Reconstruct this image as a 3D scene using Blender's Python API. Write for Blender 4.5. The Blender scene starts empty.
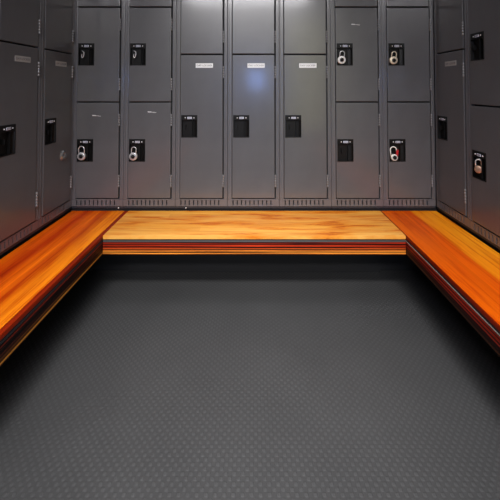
import bpy, bmesh, math, random
from mathutils import Vector, Matrix
random.seed(4)
C = bpy.context.scene.collection
PI = math.pi

# ------------------------------------------------------------------ materials
def new_mat(name):
    m = bpy.data.materials.new(name); m.use_nodes = True
    nt = m.node_tree
    return m, nt, nt.nodes['Principled BSDF']

def plain(name, col, rough=.5, metal=0., coat=0., coat_rough=.1, spec=.5):
    m, nt, b = new_mat(name)
    b.inputs['Base Color'].default_value = (*col, 1)
    b.inputs['Roughness'].default_value = rough
    b.inputs['Metallic'].default_value = metal
    b.inputs['Coat Weight'].default_value = coat
    b.inputs['Coat Roughness'].default_value = coat_rough
    b.inputs['Specular IOR Level'].default_value = spec
    return m

def N(nt, t, **kw):
    n = nt.nodes.new(t)
    for k, v in kw.items(): setattr(n, k, v)
    return n

def mapping(nt, scale, loc=(0, 0, 0), coord='Object'):
    tc = N(nt, 'ShaderNodeTexCoord'); mp = N(nt, 'ShaderNodeMapping')
    mp.inputs['Scale'].default_value = scale; mp.inputs['Location'].default_value = loc
    nt.links.new(tc.outputs[coord], mp.inputs['Vector'])
    return mp.outputs['Vector']

def noise(nt, vec, scale=1., detail=4., rough=.6):
    n = N(nt, 'ShaderNodeTexNoise')
    n.inputs['Scale'].default_value = scale; n.inputs['Detail'].default_value = detail
    n.inputs['Roughness'].default_value = rough
    nt.links.new(vec, n.inputs['Vector'])
    return n.outputs['Fac']

def math_node(nt, op, a, b=None):
    n = N(nt, 'ShaderNodeMath', operation=op)
    for i, v in enumerate((a, b)):
        if v is None: continue
        if isinstance(v, (int, float)): n.inputs[i].default_value = v
        else: nt.links.new(v, n.inputs[i])
    return n.outputs[0]

def ramp(nt, fac, stops, interp='LINEAR'):
    r = N(nt, 'ShaderNodeValToRGB'); cr = r.color_ramp; cr.interpolation = interp
    while len(cr.elements) < len(stops): cr.elements.new(.5)
    for e, (p, c) in zip(cr.elements, stops):
        e.position = p; e.color = (*c, 1)
    nt.links.new(fac, r.inputs['Fac'])
    return r.outputs['Color']

def mix(nt, fac, a, b, mode='MIX'):
    n = N(nt, 'ShaderNodeMix', data_type='RGBA', blend_type=mode)
    for key, v in ((0, fac), (6, a), (7, b)):
        if isinstance(v, (int, float)): n.inputs[key].default_value = v
        elif isinstance(v, tuple): n.inputs[key].default_value = (*v, 1)
        else: nt.links.new(v, n.inputs[key])
    return n.outputs[2]

def bump(nt, b, height, strength, dist=.001):
    n = N(nt, 'ShaderNodeBump')
    n.inputs['Strength'].default_value = strength; n.inputs['Distance'].default_value = dist
    nt.links.new(height, n.inputs['Height']); nt.links.new(n.outputs['Normal'], b.inputs['Normal'])

def paint(name, col):
    m, nt, b = new_mat(name)
    v = mapping(nt, (1, 1, 1))
    f = noise(nt, v, 9, 3)
    c = ramp(nt, f, [(.3, tuple(x*.93 for x in col)), (.7, tuple(x*1.07 for x in col))])
    nt.links.new(c, b.inputs['Base Color'])
    b.inputs['Roughness'].default_value = .30
    b.inputs['Specular IOR Level'].default_value = .75
    b.inputs['Coat Weight'].default_value = .5
    b.inputs['Coat Roughness'].default_value = .13
    f2 = noise(nt, v, 420, 2)
    bump(nt, b, f2, .06, .0006)
    return m

LOCKER = paint('locker_paint', (.090, .089, .095))
FRAME = paint('locker_frame_paint', (.100, .0985, .107))
SKIRT = plain('skirt_paint', (.019, .021, .028), .5)
DARK = plain('inner_shade', (.012, .012, .013), .8)  # near-black, stands in for the shade behind door gaps and slots
POCKET = plain('black_plastic', (.0045, .0043, .0043), .45, spec=.25)
PLINTH = plain('black_plinth', (.012, .012, .013), .6)
STEEL = plain('bright_steel', (.66, .65, .66), .3, .55)
CHROME = plain('chrome', (.78, .77, .78), .2, .6)
BRASS = plain('brassy_steel', (.86, .74, .58), .3, .35)
WHITEMETAL = plain('pale_lacquer', (.90, .87, .82), .3)
COPPER = plain('coppery_metal', (.40, .25, .17), .3, .6)
HINGE = plain('hinge_steel', (.26, .26, .265), .34, .4)
PLATE = plain('number_plate', (.62, .64, .76), .4)
RIVET = plain('pale_rivet', (.75, .75, .76), .4)
LABEL = plain('label_white', (.92, .92, .92), .5)
DENT = plain('burnished_paint', (.30, .30, .30), .22, .6)
INK = plain('label_ink', (.10, .10, .11), .6)
DIMLABEL = plain('label_grey', (.38, .375, .365), .5)
RED = plain('red_plastic', (.45, .01, .015), .4)
SCUFF = plain('pale_scuff', (.75, .75, .76), .6)
TRIM = plain('grey_trim_metal', (.15, .15, .145), .35, .5)
ALU = plain('pale_trim_metal', (.42, .40, .34), .35, .4)
WALL = plain('wall_paint', (.12, .12, .12), .8)
CEIL = plain('ceiling_paint', (.16, .16, .16), .9)

def wood(name, across, red, knots, seed, width):
    """varnished laminated board: local x along the grain, local y across (0..width)"""
    m, nt, b = new_mat(name)
    tc = N(nt, 'ShaderNodeTexCoord'); sp = N(nt, 'ShaderNodeSeparateXYZ')
    nt.links.new(tc.outputs['Object'], sp.inputs[0])
    wv = noise(nt, mapping(nt, (1.2, 9, 1), (seed, 0, 0)), 2, 2)
    v = math_node(nt, 'DIVIDE', math_node(nt, 'ABSOLUTE', sp.outputs['Y']), width)
    vv = math_node(nt, 'ADD', v, math_node(nt, 'MULTIPLY', math_node(nt, 'SUBTRACT', wv, .5), .10))
    base = ramp(nt, vv, across)
    # narrow strips with their own tone
    stave = math_node(nt, 'FLOOR', math_node(nt, 'DIVIDE', sp.outputs['Y'], width/6.))
    seg = math_node(nt, 'FLOOR', math_node(nt, 'ADD', math_node(nt, 'MULTIPLY', sp.outputs['X'], .55),
                                            math_node(nt, 'MULTIPLY', stave, .37)))
    cb = N(nt, 'ShaderNodeCombineXYZ'); nt.links.new(stave, cb.inputs[0]); nt.links.new(seg, cb.inputs[1])
    cb.inputs[2].default_value = seed
    wn = N(nt, 'ShaderNodeTexWhiteNoise', noise_dimensions='3D'); nt.links.new(cb.outputs[0], wn.inputs['Vector'])
    tone = ramp(nt, wn.outputs['Value'], [(0, (.84, .70, .55)), (1, (1.10, 1.12, 1.12))])
    c = mix(nt, .75, base, tone, 'MULTIPLY')
    g = noise(nt, mapping(nt, (3.2, 75, 10), (seed*3.1, 0, 0)), 1, 6, .62)
    gr = ramp(nt, g, [(.34, red), (.5, (1, 1, 1)), (.7, (1.1, 1.2, 1.3))])
    c = mix(nt, 1., c, gr, 'MULTIPLY')
    if knots:
        k = noise(nt, mapping(nt, (3.4, 24, 6), (seed*7.7, 2, 0)), 1, 4, .62)
        kr = ramp(nt, k, [(.47, (1, 1, 1)), (.57, (.94, .70, .38)), (.635, (.62, .28, .09)), (.70, (.90, .64, .32))])
        c = mix(nt, knots, c, kr, 'MULTIPLY')
    nt.links.new(c, b.inputs['Base Color'])
    b.inputs['Roughness'].default_value = .36
    b.inputs['Specular IOR Level'].default_value = .12
    bump(nt, b, g, .12, .0005)
    return m

W_BACK = wood('wood_pale_maple', [(0, (.76, .34, .048)), (.35, (.78, .37, .08)), (.65, (.77, .33, .045)), (1, (.86, .44, .10))],
              (.84, .62, .40), .95, 3.0, .335)
W_LEFT = wood('wood_red_orange', [(0, (.78, .15, .003)), (.16, (.72, .10, .002)), (.30, (.46, .032, .001)), (.40, (.74, .115, .002)), (.52, (.80, .15, .003)),
                                  (.62, (.44, .040, .001)), (.72, (.80, .20, .005)), (.9, (.88, .27, .008)), (1, (.78, .18, .004))],
              (.72, .40, .25), .3, 11.0, .335)
W_RIGHT = wood('wood_orange_board', [(0, (.86, .26, .006)), (.10, (.94, .33, .011)), (.44, (.88, .26, .006)), (.50, (.66, .085, .001)), (1, (.77, .14, .002))],
               (.78, .50, .32), .35, 23.0, .32)
W_NOSE = wood('wood_red_nosing', [(0, (.20, .012, .002)), (1, (.23, .015, .002))], (.8, .6, .5), 0, 5.0, .335)

def plywood(name, layers, seed, dark=(.12, .09, .08)):
    """edge of a stack of laminated layers (bottom to top along local z), with dark glue lines and streaks along x"""
    m, nt, b = new_mat(name)
    tc = N(nt, 'ShaderNodeTexCoord'); sp = N(nt, 'ShaderNodeSeparateXYZ')
    nt.links.new(tc.outputs['Object'], sp.inputs[0])
    z = math_node(nt, 'DIVIDE', math_node(nt, 'SUBTRACT', sp.outputs['Z'], .366-.0925), .060)
    wob = noise(nt, mapping(nt, (.8, .8, 20), (seed, seed, 0)), 1, 3, .6)
    z = math_node(nt, 'ADD', z, math_node(nt, 'MULTIPLY', math_node(nt, 'SUBTRACT', wob, .5), .16))
    c = ramp(nt, z, layers)
    g = noise(nt, mapping(nt, (1.0, 1.0, 115), (seed, 1, 0)), 1, 5, .66)
    c = mix(nt, 1., c, ramp(nt, g, [(.40, dark), (.50, (.75, .72, .7)), (.62, (1.35, 1.35, 1.35))]), 'MULTIPLY')
    # dark glue lines between the layers
    ln = math_node(nt, 'SINE', math_node(nt, 'ADD', math_node(nt, 'MULTIPLY', sp.outputs['Z'], 2*PI/.0122), math_node(nt, 'MULTIPLY', wob, 2.6)))
    c = mix(nt, 1., c, ramp(nt, math_node(nt, 'ADD', math_node(nt, 'MULTIPLY', ln, .5), .5), [(.12, (.16, .12, .10)), (.5, (.9, .9, .9)), (.9, (1.3, 1.3, 1.3))]), 'MULTIPLY')
    nt.links.new(c, b.inputs['Base Color'])
    b.inputs['Roughness'].default_value = .5
    b.inputs['Specular IOR Level'].default_value = .2
    bump(nt, b, g, .35, .001)
    return m

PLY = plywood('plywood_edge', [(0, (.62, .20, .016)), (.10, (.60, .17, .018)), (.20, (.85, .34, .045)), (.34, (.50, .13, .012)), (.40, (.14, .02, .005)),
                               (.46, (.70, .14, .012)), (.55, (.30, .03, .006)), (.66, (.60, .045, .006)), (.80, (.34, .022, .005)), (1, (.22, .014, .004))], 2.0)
PLY_BROWN_SHADED = plywood('plywood_edge_brown_shaded', [(0, (.20, .075, .010)), (.16, (.34, .13, .016)), (.32, (.16, .05, .008)), (.46, (.05, .010, .004)),
                               (.60, (.10, .018, .004)), (.78, (.03, .006, .003)), (.9, (.10, .010, .004)), (1, (.16, .012, .005))], 9.0, (.04, .03, .03))  # left apron: its shade is painted into the brown layers
PLY_RED_SHADED = plywood('plywood_edge_red_shaded', [(0, (.10, .035, .008)), (.22, (.06, .014, .005)), (.38, (.04, .006, .003)), (.48, (.20, .014, .005)), (.60, (.12, .009, .004)),
                               (.72, (.38, .022, .006)), (.86, (.22, .012, .004)), (1, (.36, .020, .005))], 15.0, (.2, .15, .14))  # right apron: red layers darkened in colour to paint its shade

def floor_mat():
    m, nt, b = new_mat('studded_rubber')
    tc = N(nt, 'ShaderNodeTexCoord'); sp = N(nt, 'ShaderNodeSeparateXYZ')
    nt.links.new(tc.outputs['Object'], sp.inputs[0])
    k = 2*PI/.0240
    sx = math_node(nt, 'SINE', math_node(nt, 'MULTIPLY', sp.outputs['X'], k/1.0))
    sy = math_node(nt, 'SINE', math_node(nt, 'MULTIPLY', sp.outputs['Y'], k/1.0))
    p = math_node(nt, 'MULTIPLY', sx, sy)
    h = N(nt, 'ShaderNodeMapRange', interpolation_type='SMOOTHSTEP')
    h.inputs['From Min'].default_value = .05; h.inputs['From Max'].default_value = .55
    nt.links.new(p, h.inputs['Value'])
    f = noise(nt, mapping(nt, (1, 1, 1)), 3, 4)
    c = ramp(nt, f, [(.3, (.044, .0445, .0455)), (.7, (.052, .0525, .0535))])
    c = mix(nt, h.outputs[0], c, mix(nt, 1., c, (1.25, 1.25, 1.25), 'MULTIPLY'))
    nt.links.new(c, b.inputs['Base Color'])
    b.inputs['Roughness'].default_value = .55
    b.inputs['Specular IOR Level'].default_value = .35
    bump(nt, b, h.outputs[0], .55, .0012)
    return m
FLOOR = floor_mat()

def emit(name, col, s):
    m, nt, b = new_mat(name)
    b.inputs['Base Color'].default_value = (.2, .2, .2, 1)
    b.inputs['Emission Color'].default_value = (*col, 1)
    b.inputs['Emission Strength'].default_value = s
    return m

# ------------------------------------------------------------------ mesh helpers
def box(bm, x0, x1, y0, y1, z0, z1, bev=0., mi=0):
    vs = [bm.verts.new(p) for p in ((x0,y0,z0),(x1,y0,z0),(x1,y1,z0),(x0,y1,z0),(x0,y0,z1),(x1,y0,z1),(x1,y1,z1),(x0,y1,z1))]
    fs = [bm.faces.new([vs[i] for i in q]) for q in ((0,3,2,1),(4,5,6,7),(0,1,5,4),(1,2,6,5),(2,3,7,6),(3,0,4,7))]
    for f in fs: f.material_index = mi
    if bev:
        es = list({e for f in fs for e in f.edges})
        bmesh.ops.bevel(bm, geom=es, offset=bev, segments=2, profile=.6, affect='EDGES')

def lathe(bm, prof, axis_mat, seg=28, mi=0):
    rings = []
    for r, h in prof:
        if r < 1e-6: rings.append([bm.verts.new(axis_mat @ Vector((0, 0, h)))])
        else: rings.append([bm.verts.new(axis_mat @ Vector((r*math.cos(2*PI*i/seg), r*math.sin(2*PI*i/seg), h))) for i in range(seg)])
    for a, b in zip(rings, rings[1:]):
        for i in range(seg):
            j = (i+1) % seg
            q = [a[0]] if len(a) == 1 else [a[i], a[j]]
            q += [b[0]] if len(b) == 1 else [b[j], b[i]]
            f = bm.faces.new(q); f.material_index = mi; f.smooth = True

def tube(bm, pts, r, seg=12, mi=0):
    pts = [Vector(p) for p in pts]; rings = []
    up = Vector((0, 1, 0))
    for i, p in enumerate(pts):
        d = (pts[min(i+1, len(pts)-1)] - pts[max(i-1, 0)]).normalized()
        a = d.cross(up)
        if a.length < 1e-3: a = d.cross(Vector((1, 0, 0)))
        a.normalize(); b = d.cross(a)
        rings.append([bm.verts.new(p + r*(math.cos(2*PI*k/seg)*a + math.sin(2*PI*k/seg)*b)) for k in range(seg)])
    for a, b in zip(rings, rings[1:]):
        for i in range(seg):
            f = bm.faces.new((a[i], a[(i+1) % seg], b[(i+1) % seg], b[i])); f.smooth = True; f.material_index = mi
    for r_ in (rings[0], rings[-1]):
        f = bm.faces.new(r_); f.material_index = mi

def mesh_of(name, bm, mats):
    bmesh.ops.recalc_face_normals(bm, faces=bm.faces)
    me = bpy.data.meshes.new(name); bm.to_mesh(me); bm.free()
    for m in (mats if isinstance(mats, (list, tuple)) else [mats]): me.materials.append(m)
    return me

CACHE = {}
def cached(key, name, build, mats):
    if key not in CACHE:
        bm = bmesh.new(); build(bm); CACHE[key] = mesh_of(name, bm, mats)
    return CACHE[key]

def put(name, me, parent=None, loc=(0, 0, 0), rot=(0, 0, 0), label=None):
    o = bpy.data.objects.new(name, me); C.objects.link(o)
    o.location = loc; o.rotation_euler = rot
    if parent: o.parent = parent
    if label: o['label'] = label
    return o

def thing(name, label, cat, loc=(0, 0, 0), rz=0., group=None):
    o = bpy.data.objects.new(name, None); C.objects.link(o)
    o.empty_display_size = .1
    o.location = loc; o.rotation_euler = (0, 0, rz)
    o['label'] = label; o['category'] = cat
    if group: o['group'] = group
    return o

def struct(name, bm, m, loc=(0, 0, 0)):
    o = put(name, mesh_of(name, bm, m), None, loc); o['kind'] = 'structure'
    return o

# ------------------------------------------------------------------ dimensions
BASE = .370                       # top of the black plinth the lockers stand on
PITCH = .3040                     # one locker column
DEP = .38
XL, XR = -1.067, 1.063           # locker fronts on the side walls
D0, D1 = .067, 1.748              # door zone in a column (local z)
DX0, DX1 = .0275, .2752           # door in a column (local x)
GAP = .0075
FZ = .011                         # floor level
XS = -1.061                       # fronts of the left side lockers
YF = -4.6                         # wall behind the camera

# ------------------------------------------------------------------ the setting
bm = bmesh.new(); box(bm, -1.50, 1.50, YF, .45, -.06, FZ); struct('floor', bm, FLOOR)
bm = bmesh.new(); box(bm, -1.50, 1.50, .40, .46, 0, 2.72); struct('wall_back', bm, WALL)
bm = bmesh.new(); box(bm, -1.56, -1.46, YF, .46, 0, 2.72); struct('wall_left', bm, WALL)
bm = bmesh.new(); box(bm, 1.46, 1.56, YF, .46, 0, 2.72); struct('wall_right', bm, WALL)
bm = bmesh.new(); box(bm, -1.56, 1.56, YF-.1, YF, 0, 2.72); struct('wall_front', bm, WALL)
bm = bmesh.new(); box(bm, -1.56, 1.56, YF-.1, .46, 2.72, 2.78); struct('ceiling', bm, CEIL)
bm = bmesh.new(); box(bm, -1.44, 1.44, .02, .39, FZ, BASE-.001, .001); struct('baseboard_back', bm, PLINTH)
bm = bmesh.new(); box(bm, -1.44, XS-.02, -2.2, .0185, FZ, BASE-.001, .001); struct('baseboard_left', bm, PLINTH)
bm = bmesh.new(); box(bm, XR+.02, 1.44, -2.2, .0185, FZ, BASE-.001, .001); struct('baseboard_right', bm, PLINTH)

# added unseen glowing panels behind the camera, tinting the lockers blue and yellow-green
bm = bmesh.new(); box(bm, -.12, .22, YF+.001, YF+.03, 1.04, 1.46); box(bm, -.085, .185, YF+.025, YF+.034, 1.075, 1.425, 0, 1)
struct('glow_panel_blue', bm, [TRIM, emit('blue_glow', (.25, .42, 1.0), 30.0)])
bm = bmesh.new(); box(bm, .62, 1.44, YF+.001, YF+.03, .02, 2.5); box(bm, .70, 1.36, YF+.025, YF+.034, .3, 2.42, 0, 1)
struct('glow_panel_yellow', bm, [TRIM, emit('yellow_glow', (1.0, .95, .40), 1.6)])

# ------------------------------------------------------------------ locker columns
def body_build(bm):
    w = PITCH - .0012; h = 1.80
    box(bm, 0, .014, .022, DEP, 0, h)                       # sides
    box(bm, w-.014, w, .022, DEP, 0, h)
    box(bm, .014, w-.014, DEP-.01, DEP, 0, h)               # back
    box(bm, .014, w-.014, .022, DEP-.01, h-.014, h)         # top
    box(bm, .014, w-.014, .022, DEP-.01, .0, .014)          # bottom
def stile_build(bm, x0, x1):
    box(bm, x0, x1, 0, .022, .062, 1.80, .0022)
    xm = x0 + .009 if x0 < .1 else x1 - .009
    box(bm, xm-.0012, xm+.0012, -.0022, .004, .064, 1.798, .0008)   # rolled bead down the post
def header_build(bm):
    box(bm, .0252, .2830, .001, .022, D1+.006, 1.80, .002)
def dark_build(bm, n):
    th = (D1 - D0) / n
    box(bm, .0252, .2830, .0155, .0215, .062, D1+.006, 0, 0)  # dark sheet behind the doors, paints the shade in their gaps
def vent_build(bm):
    w = PITCH - .0012
    z0, z1, z2, z3 = .021, .0265, .0555, .0615
    box(bm, 0, w, 0.0, .02, z2, z3, .0012)
    box(bm, 0, w, 0.0, .02, z0, z1, .0008)
    n, pw = 10, .0245; xa = .033
    xs = [xa + i*pw for i in range(n)]
    edge = 0.0005
    for x in xs:
        box(bm, edge, x-.0034, .0004, .018, z1-.001, z2+.001)
        edge = x + .0034
    box(bm, edge, w-.0005, .0004, .018, z1-.001, z2+.001)
    box(bm, .02, w-.02, .0165, .0195, z1-.002, z2+.002, 0, 1)
def skirt_build(bm):
    box(bm, 0, PITCH-.0012, .004, .02, .007, .0205, .001)

PW, PH = .094, .131
PX = DX0 + .006
def door_build(bm, h):
    """pressed sheet door with an opening for the latch pocket; origin at its lower left corner"""
    w = DX1 - DX0; t = .016
    px0, px1 = PX-DX0, PX-DX0+PW
    pz0, pz1 = h/2-PH/2, h/2+PH/2
    xs = [0, px0, px1, w]; zs = [0, pz0, pz1, h]
    F = [[bm.verts.new((x, 0, z)) for x in xs] for z in zs]
    B = [[bm.verts.new((x, t, z)) for x in xs] for z in zs]
    for j in range(3):
        for i in range(3):
            if i == 1 and j == 1: continue
            bm.faces.new((F[j][i], F[j][i+1], F[j+1][i+1], F[j+1][i]))
            bm.faces.new((B[j][i], B[j+1][i], B[j+1][i+1], B[j][i+1]))
    ring = [(0,0),(0,1),(0,2),(0,3),(1,3),(2,3),(3,3),(3,2),(3,1),(3,0),(2,0),(1,0)]
    outer = []
    for a, b in zip(ring, ring[1:]+ring[:1]):
        f = bm.faces.new((F[a[0]][a[1]], B[a[0]][a[1]], B[b[0]][b[1]], F[b[0]][b[1]]))
        outer += [e for e in f.edges if all(v.co.y == 0 for v in e.verts)]
    hole = [(1,1),(1,2),(2,2),(2,1)]
    for a, b in zip(hole, hole[1:]+hole[:1]):
        bm.faces.new((F[a[0]][a[1]], F[b[0]][b[1]], B[b[0]][b[1]], B[a[0]][a[1]]))
    bmesh.ops.recalc_face_normals(bm, faces=bm.faces)
    bmesh.ops.bevel(bm, geom=list(set(outer)), offset=.0025, segments=3, profile=.5, affect='EDGES')
def pocket_build(bm):
    """black cup: rim, number bar on top, recess with a curved finger wall; origin lower left of the opening"""
    r = .0035
    box(bm, 0, PW, -.0022, .004, 0, r, .0008); box(bm, 0, PW, -.0022, .004, PH-.030, PH, .001)
    box(bm, 0, r, -.0022, .004, 0, PH, .0008); box(bm, PW-r, PW, -.0022, .004, 0, PH, .0008)
    dz0, dz1, dp = r, PH-.030, .0125
    # recess: left wall, floor, curved right side
    prof = [(r, 0.)] + [(r+.002, dp)] + [(PW*.62, dp)] + [(PW*.62+(PW*.34)*math.sin(a*PI/12), dp-(dp)*(1-math.cos(a*PI/12))) for a in range(1, 6)] + [(PW-r, 0.)]
    lo = [bm.verts.new((x, y, dz0)) for x, y in prof]; hi = [bm.verts.new((x, y, dz1)) for x, y in prof]
    for i in range(len(prof)-1): bm.faces.new((lo[i], lo[i+1], hi[i+1], hi[i]))
    bm.faces.new(lo); bm.faces.new(list(reversed(hi)))
    box(bm, PW*.66, PW*.685, .0, .0122, dz0, dz1, .0006)          # finger lift edge
def plate_build(bm):
    """pale number plate between two rivets"""
    box(bm, -.0135, .0135, -.0042, -.0018, -.0058, .0058, .0008)
    for i, dx in enumerate((-.008, 0, .008)):
        box(bm, dx-.0022, dx+.0022, -.0046, -.004, -.0036, .0036, 0, 1)
    for s in (-1, 1):
        lathe(bm, [(0, .0018), (.0026, .0014), (.0034, -.0008), (.0034, -.002)],
              Matrix.Translation((s*.0255, -.0026, 0)) @ Matrix.Rotation(PI/2, 4, 'X'), 12, 2)
def hinge_build(bm):
    """knuckle hinge"""
    for k in range(5):
        z0 = k*.0146
        lathe(bm, [(0, z0), (.0044, z0+.0004), (.0050, z0+.0012), (.0050, z0+.0108), (.0044, z0+.0116), (0, z0+.0120)], Matrix.Identity(4), 12)
def hasp_build(bm):
    """flat latch tab standing out of the recess with a hole for a padlock"""
    box(bm, -.0015, .0015, -.016, .0, -.012, .012, .0007)
def clasp_build(bm):
    pts = [(.010, -.002, .022), (.004, -.006, .024), (.016, -.010, .016), (.017, -.011, .002), (.013, -.011, -.012), (.006, -.010, -.018), (.003, -.010, -.008), (.004, -.009, .006)]
    tube(bm, pts, .0026, 8)
def scrap_build(bm):
    random.seed(9)
    box(bm, -.022, -.002, -.0006, .0002, -.002, .003); box(bm, -.004, .016, -.0006, .0002, -.001, .0012)
    box(bm, .012, .028, -.0006, .0002, -.0022, .0004)
def screw_build(bm):
    lathe(bm, [(0, .003), (.0036, .0025), (.0048, .0005), (.0048, -.002)], Matrix.Rotation(PI/2, 4, 'X'), 12)
def dent_build(bm):
    """round dented boss pressed out of the sheet, with a sunken middle"""
    lathe(bm, [(0, .0045), (.008, .0062), (.014, .0105), (.020, .0095), (.025, .0035), (.029, -.001)], Matrix.Rotation(PI/2, 4, 'X'), 32)

def text_mesh(s, size):
    cu = bpy.data.curves.new('lettering', 'FONT'); cu.body = s; cu.size = size
    cu.align_x = 'CENTER'; cu.align_y = 'CENTER'; cu.extrude = .0002
    o = bpy.data.objects.new('lettering', cu); C.objects.link(o)
    dg = bpy.context.evaluated_depsgraph_get(); dg.update()
    me = bpy.data.meshes.new_from_object(o.evaluated_get(dg))
    bpy.data.objects.remove(o); bpy.data.curves.remove(cu)
    return me
def label_mesh(key, mat, ink):
    if key in CACHE: return CACHE[key]
    bm = bmesh.new()
    tm = text_mesh('DAY LOCKER', .0150)
    bm.from_mesh(tm); bpy.data.meshes.remove(tm)
    for f in bm.faces: f.material_index = 1
    bmesh.ops.rotate(bm, cent=(0, 0, 0), matrix=Matrix.Rotation(PI/2, 3, 'X'), verts=bm.verts)
    bmesh.ops.translate(bm, vec=(0, -.0011, 0), verts=bm.verts)
    box(bm, -.051, .051, -.0010, .0004, -.0133, .0133)
    CACHE[key] = mesh_of('name_label', bm, [mat, ink])
    return CACHE[key]

def column(origin, rz, tiers, label, labels=None, scraps=(), clasps=(), dent=False, screw=None, ajar=None):
    t = thing('locker', label, 'locker', origin, rz, 'grey metal lockers around the benches')
    put('cabinet_body', cached('body', 'cabinet_body', body_build, LOCKER), t)
    put('corner_post', cached('stl', 'corner_post', lambda b: stile_build(b, .0, .0252), FRAME), t)
    put('corner_post', cached('str', 'corner_post', lambda b: stile_build(b, .2830, PITCH-.0012), FRAME), t)
    put('header', cached('hd', 'header', header_build, FRAME), t)
    put('gap_shade_panel', cached('dk', 'gap_shade_panel', lambda b: dark_build(b, 2), DARK), t)
    put('vent_panel', cached('vp', 'vent_panel', vent_build, [FRAME, DARK]), t)
    sk = put('skirt', cached('sk', 'skirt', skirt_build, SKIRT), t)
    if screw: put('screw', cached('sc', 'screw', screw_build, STEEL), sk, (screw, .003, .010))
    th = (D1 - D0) / tiers; h = th - GAP
    for k in range(tiers):
        z = D0 + k*th + (GAP/2 if k else .0015)
        hh = h if k else h + GAP/2 - .0015
        d = put('door', cached(('door', tiers, k > 0), 'door', lambda b: door_build(b, hh), LOCKER), t, (DX0, -.004, z))
        p = put('latch_pocket', cached('pk', 'latch_pocket', pocket_build, POCKET), d, (PX-DX0, 0, hh/2-PH/2))
        put('number_plate', cached('np', 'number_plate', plate_build, [PLATE, INK, RIVET]), d, (PX-DX0+PW*.52, 0, hh/2+PH/2-.0165))
        put('hasp', cached('hs', 'hasp', hasp_build, POCKET), d, (PX-DX0+.026, .0125, hh/2-.005))
        for zz in (.065, hh-.065-.071):
            put('hinge', cached('hg', 'hinge', hinge_build, HINGE), d, (DX1-DX0+.0042, -.0022, zz))
        if labels and k == 0:
            put('name_label', label_mesh(labels, LABEL if labels == 'white' else DIMLABEL, INK), d, ((DX1-DX0)/2+.016, -.0006, hh-.062), label='white printed name label' if labels == 'white' else 'dim grey printed name label')
        for (kk, sx, sz) in scraps:
            if kk == k: put('sticker_scrap', cached('ss', 'sticker_scrap', scrap_build, SCUFF), d, (sx, -.0002, hh-sz), (0, .06, 0), 'pale torn scrap of an old label')
        if k in clasps:
            put('clasp', cached('cl', 'clasp', clasp_build, CHROME), d, (PX-DX0+.022, 0, hh/2-.004), label='bent silver clasp hook')
        if dent and k == 0:
            put('dent', cached('dn', 'dent', dent_build, DENT), d, (.168, .0005, .269), label='round shiny dent pressed in the sheet')
    return t

def xcol(k): return XL + PITCH*k
ord_ = 'back wall'
column((xcol(0), 0, BASE), 0, 3, 'three-door grey locker column against the back wall, leftmost, in the left corner', scraps=[(0, .115, .076)], clasps=(1,), screw=.2765)
column((xcol(1), 0, BASE), 0, 3, 'three-door grey locker column on the back wall, second from the left corner', scraps=[(0, .135, .055)], clasps=(1,))
column((xcol(2), 0, BASE), 0, 2, 'two-door grey locker column with white name label, left of the three taller-doored middle ones', 'white', screw=.062)
column((xcol(3), 0, BASE), 0, 2, 'two-door grey locker column with white name label, in the middle of the back wall', 'white')
column((xcol(4), 0, BASE), 0, 2, 'two-door grey locker column with white name label, right of the three taller-doored middle ones', 'white')
column((xcol(5), 0, BASE), 0, 3, 'three-door grey back locker column with one round padlock, empty lower latch pocket', scraps=[(1, .115, .10)])
column((xcol(6), 0, BASE), 0, 3, 'three-door grey back locker column with two padlocks, rightmost beside the right corner')
YL = -.0005
column((XS, YL-PITCH, BASE), PI/2, 2, 'two-door dark locker column on the left side, in the corner, with a round dent', 'dim', dent=True)
column((XS, YL-2*PITCH, BASE), PI/2, 2, 'two-door dark locker column on the left side, cut by the photo edge', 'dim')
column((XS, YL-3*PITCH, BASE), PI/2, 2, 'two-door dark locker column on the left side, third from the corner, out of frame')
column((XR, -.001, BASE), -PI/2, 2, 'two-door dark locker column on the right side, in the corner, with a grey label', 'dim')
column((XR, -.001-PITCH, BASE), -PI/2, 3, 'three-door dark locker column on the right side, cut by the photo edge', scraps=[(1, .085, .034)])
column((XR, -.001-2*PITCH, BASE), -PI/2, 3, 'three-door dark locker column on the right side, third from the corner, out of frame')

# ------------------------------------------------------------------ padlocks
def padlock_body(bm, r=.0235, t=.020):
    prof = [(0, t/2), (r*.80, t/2), (r*.93, t/2-.0012), (r, t/2-.004), (r, -t/2+.004), (r*.93, -t/2+.001), (0, -t/2)]
    lathe(bm, prof, Matrix.Rotation(PI/2, 4, 'X'), 36)
def dial_build(bm):
    R = Matrix.Rotation(PI/2, 4, 'X')
    lathe(bm, [(0, .0016), (.0105, .0014), (.0115, .0), (.0115, -.001)], R, 28)
    for i in range(20):
        a = 2*PI*i/20
        c = Vector((.0145*math.cos(a), 0, .0145*math.sin(a)))
        M = Matrix.Translation(c) @ Matrix.Rotation(-a, 4, 'Y')
        b2 = bmesh.new(); box(b2, -.0018, .0018, -.0008, .0004, -.0004, .0004)
        bmesh.ops.transform(b2, matrix=M, verts=b2.verts)
        tmp = bpy.data.meshes.new('tmp'); b2.to_mesh(tmp); b2.free(); bm.from_mesh(tmp); bpy.data.meshes.remove(tmp)
def knob_build(bm):
    lathe(bm, [(0, .0075), (.0045, .007), (.0058, .0055), (.0062, .001), (.0062, 0)], Matrix.Rotation(PI/2, 4, 'X'), 20)
def shackle_build(bm, hw, top, r=.0030):
    pts = [(-hw, 0, .010)] + [(hw*math.cos(PI-a*PI/12), 0, top-hw + hw*math.sin(a*PI/12)) for a in range(13)] + [(hw, 0, .010)]
    tube(bm, pts, r, 12)
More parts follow.
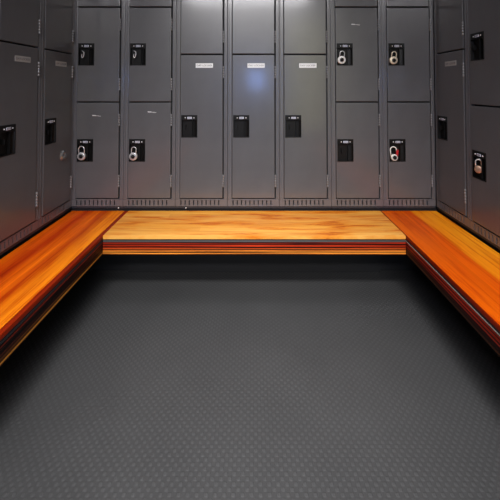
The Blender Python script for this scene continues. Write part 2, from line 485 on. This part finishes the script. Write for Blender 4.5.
def padlock(loc, rz, label, body, shackle, tilt=0, hw=.0135, top=.050, dial=True, r=.0235, tag=False, yaw=0):
    t = thing('padlock', label, 'padlock', loc, rz, 'padlocks hanging on the locker latches')
    t.rotation_euler = (0, tilt, rz+yaw)
    put('lock_body', cached(('lb', r, body.name), 'lock_body', lambda b: padlock_body(b, r), body), t)
    put('shackle', cached(('sh', hw, top, shackle.name), 'shackle', lambda b: shackle_build(b, hw, top), shackle), t)
    if dial:
        d = put('dial', cached('dial', 'dial', dial_build, POCKET), t, (0, -.0108, 0), label='black numbered dial')
        put('dial_knob', cached('dk2', 'dial_knob', knob_build, STEEL if dial == 1 else POCKET), d, (0, -.0008, 0))
    if tag:
        bm = bmesh.new(); box(bm, -.007, .007, -.003, .003, -.016, .020, .0025)
        put('sleeve', mesh_of('sleeve', bm, RED), t, (.0185, -.004, .024), (0, .25, 0), 'red plastic sleeve')
    return t
def latch_pt(k, tiers, tier):                # lower-left corner of the pocket, world x and z, on the back wall
    th = (D1-D0)/tiers
    return xcol(k)+PX, BASE + D0 + th*(tier+.5) - PH/2
def hang(k, tier, dx, dz, *a, **kw):
    x, z = latch_pt(k, 3, tier); return padlock((x+dx, -.0075, z+dz), 0, *a, **kw)
hang(0, 0, .030, .031, 'silver dial padlock on the lower door of the back column in the left corner', STEEL, CHROME, tilt=-.06, hw=.0165, top=.057, dial=2)
hang(1, 0, .027, .030, 'silver dial padlock on the lower door of the second back column from the left', STEEL, CHROME, tilt=.05, top=.054, dial=2)
hang(5, 1, .027, .032, 'bright round dial padlock on the back column that has just one padlock', WHITEMETAL, STEEL, tilt=.12, top=.053, dial=2)
hang(6, 1, .027, .030, 'brassy round dial padlock on the right corner column, above a red sleeved one', BRASS, BRASS, tilt=.14, top=.052, dial=2)
hang(6, 0, .026, .024, 'pale padlock with red sleeve hanging open on the rightmost back locker', WHITEMETAL, WHITEMETAL, tilt=-.10, hw=.0175, top=.062, r=.019, dial=2, tag=True)
th3 = (D1-D0)/3
padlock((XR-.006, -.001-PITCH-PX-.045, BASE+D0+th3*.5-PH/2+.046), -PI/2, 'coppery padlock on the dark right side locker at the photo edge', COPPER, CHROME, hw=.0115, top=.046, dial=0, r=.0175, yaw=1.0)

# ------------------------------------------------------------------ benches
BT = .366                          # seat height
def bench(name, label, loc, rz, length, depth, x0, top_mat, ply, nose=None, flip=False, trim=TRIM, nw=.020, trim_h=.0240):
    """local x along the bench, local y from the lockers (0) to the sitter (-depth) or mirrored"""
    t = thing(name, label, 'bench', loc, rz, 'wooden benches along the lockers')
    s = 1 if flip else -1
    def B(bm, xa, xb, ya, yb, za, zb, bev=0):
        y0, y1 = sorted((s*ya, s*yb)); box(bm, xa, xb, y0, y1, za, zb, bev)
    bm = bmesh.new(); B(bm, x0, x0+length, .002, depth-(nw if nose else 0), BT-.018, BT, .0022)
    put('seat_board', mesh_of('seat_board', bm, top_mat), t)
    if nose:
        bm = bmesh.new(); B(bm, x0, x0+length, depth-nw+.0004, depth, BT-.018, BT, .003)
        put('nosing', mesh_of('nosing', bm, nose), t, label='dark red wooden nosing strip')
    bm = bmesh.new(); B(bm, x0+.001, x0+length-.001, .004, depth-.0022, BT-.0325, BT-.0182)
    put('packing_board', mesh_of('packing_board', bm, PLINTH), t, label='black packing board under the seat')
    bm = bmesh.new(); B(bm, x0+.001, x0+length-.001, depth-.007, depth-.0008, BT-.0305, BT-trim_h, .0008)
    put('metal_trim', mesh_of('metal_trim', bm, trim), t, label='thin metal trim strip')
    bm = bmesh.new(); B(bm, x0+.002, x0+length-.002, -.0185, -.001, FZ, BT-.093)
    put('support_panel', mesh_of('support_panel', bm, PLINTH), t, label='black support panel down to the floor')
    bm = bmesh.new(); B(bm, x0, x0+length, .002, depth-.001, BT-.0925, BT-.0327, .0012)
    put('apron', mesh_of('apron', bm, ply), t, label='thick apron of stacked laminated layers')
    return t
DL, DR, DB = .328, .327, .331
XI, XJ = XS + DL, XR - DR
bench('bench', 'pale orange short wooden bench under the back lockers, between the two side benches', (0, 0, 0), 0, XJ-XI-.003, DB, XI+.0015, W_BACK, PLY)
bench('bench', 'reddish wooden bench along the left side lockers, streaked dark red', (XS, 0, 0), PI/2, 2.2, DL, -2.202, W_LEFT, PLY_BROWN_SHADED, W_NOSE, False, PLINTH)
bench('bench', 'orange wooden bench along the right side lockers, with a paler outer board', (XR, 0, 0), PI/2, 2.2, DR, -2.202, W_RIGHT, PLY_RED_SHADED, W_NOSE, True, ALU, .005, .0272)

# ------------------------------------------------------------------ lamps
def lamp_fixture(loc, sx, sy, watts, col, label, spread, glow, tilt=0):
    t = thing('ceiling_light', label, 'lamp', loc)
    t.rotation_euler = (tilt, 0, 0)
    bm = bmesh.new()
    box(bm, -sx/2-.03, sx/2+.03, -sy/2-.03, sy/2+.03, -.02, 0); put('housing', mesh_of('housing', bm, CEIL), t)
    bm = bmesh.new(); box(bm, -sx/2, sx/2, -sy/2, sy/2, -.026, -.0202); put('diffuser', mesh_of('diffuser', bm, emit('diffuser', col, glow)), t)
    L = bpy.data.lights.new('area', 'AREA'); L.shape = 'RECTANGLE'; L.size = sx; L.size_y = sy; L.energy = watts; L.color = col
    L.spread = math.radians(spread)
    o = bpy.data.objects.new('lamp_light', L); C.objects.link(o); o.location = (0, 0, -.03); o.parent = t
    return t
lamp_fixture((-.12, -4.05, 2.72), 2.2, .42, 172, (1, .98, 1.0), 'long ceiling light over the entrance, behind the viewer', 180, 2.)
lamp_fixture((0, -1.15, 2.72), .95, 1.2, 5.0, (1, .98, .98), 'louvred ceiling light above the benches', 56, 1.)
lamp_fixture((0, -2.55, 2.66), .9, .30, 11.5, (1, .98, .98), 'added unseen spotlight bar aimed at the back bench', 52, 1., math.radians(41))  # extra unseen lamp, added to brighten the floor and back bench

w = bpy.data.worlds.new('world'); bpy.context.scene.world = w; w.use_nodes = True
w.node_tree.nodes['Background'].inputs[0].default_value = (.5, .5, .55, 1)
w.node_tree.nodes['Background'].inputs[1].default_value = .2

# ------------------------------------------------------------------ camera
cam = bpy.data.cameras.new('camera'); cam.sensor_width = 36; cam.lens = 335/500*36
cam.shift_x = -.008; cam.shift_y = -170.5/500
cam.clip_start = .02
co = bpy.data.objects.new('camera', cam); C.objects.link(co)
co.location = (0, -1.97, 1.08); co.rotation_euler = (PI/2 + math.radians(1.45), 0, 0)
sc = bpy.context.scene
sc.camera = co
sc.view_settings.view_transform = 'Standard'; sc.view_settings.look = 'None'
sc.view_settings.exposure = -.14; sc.view_settings.gamma = 1
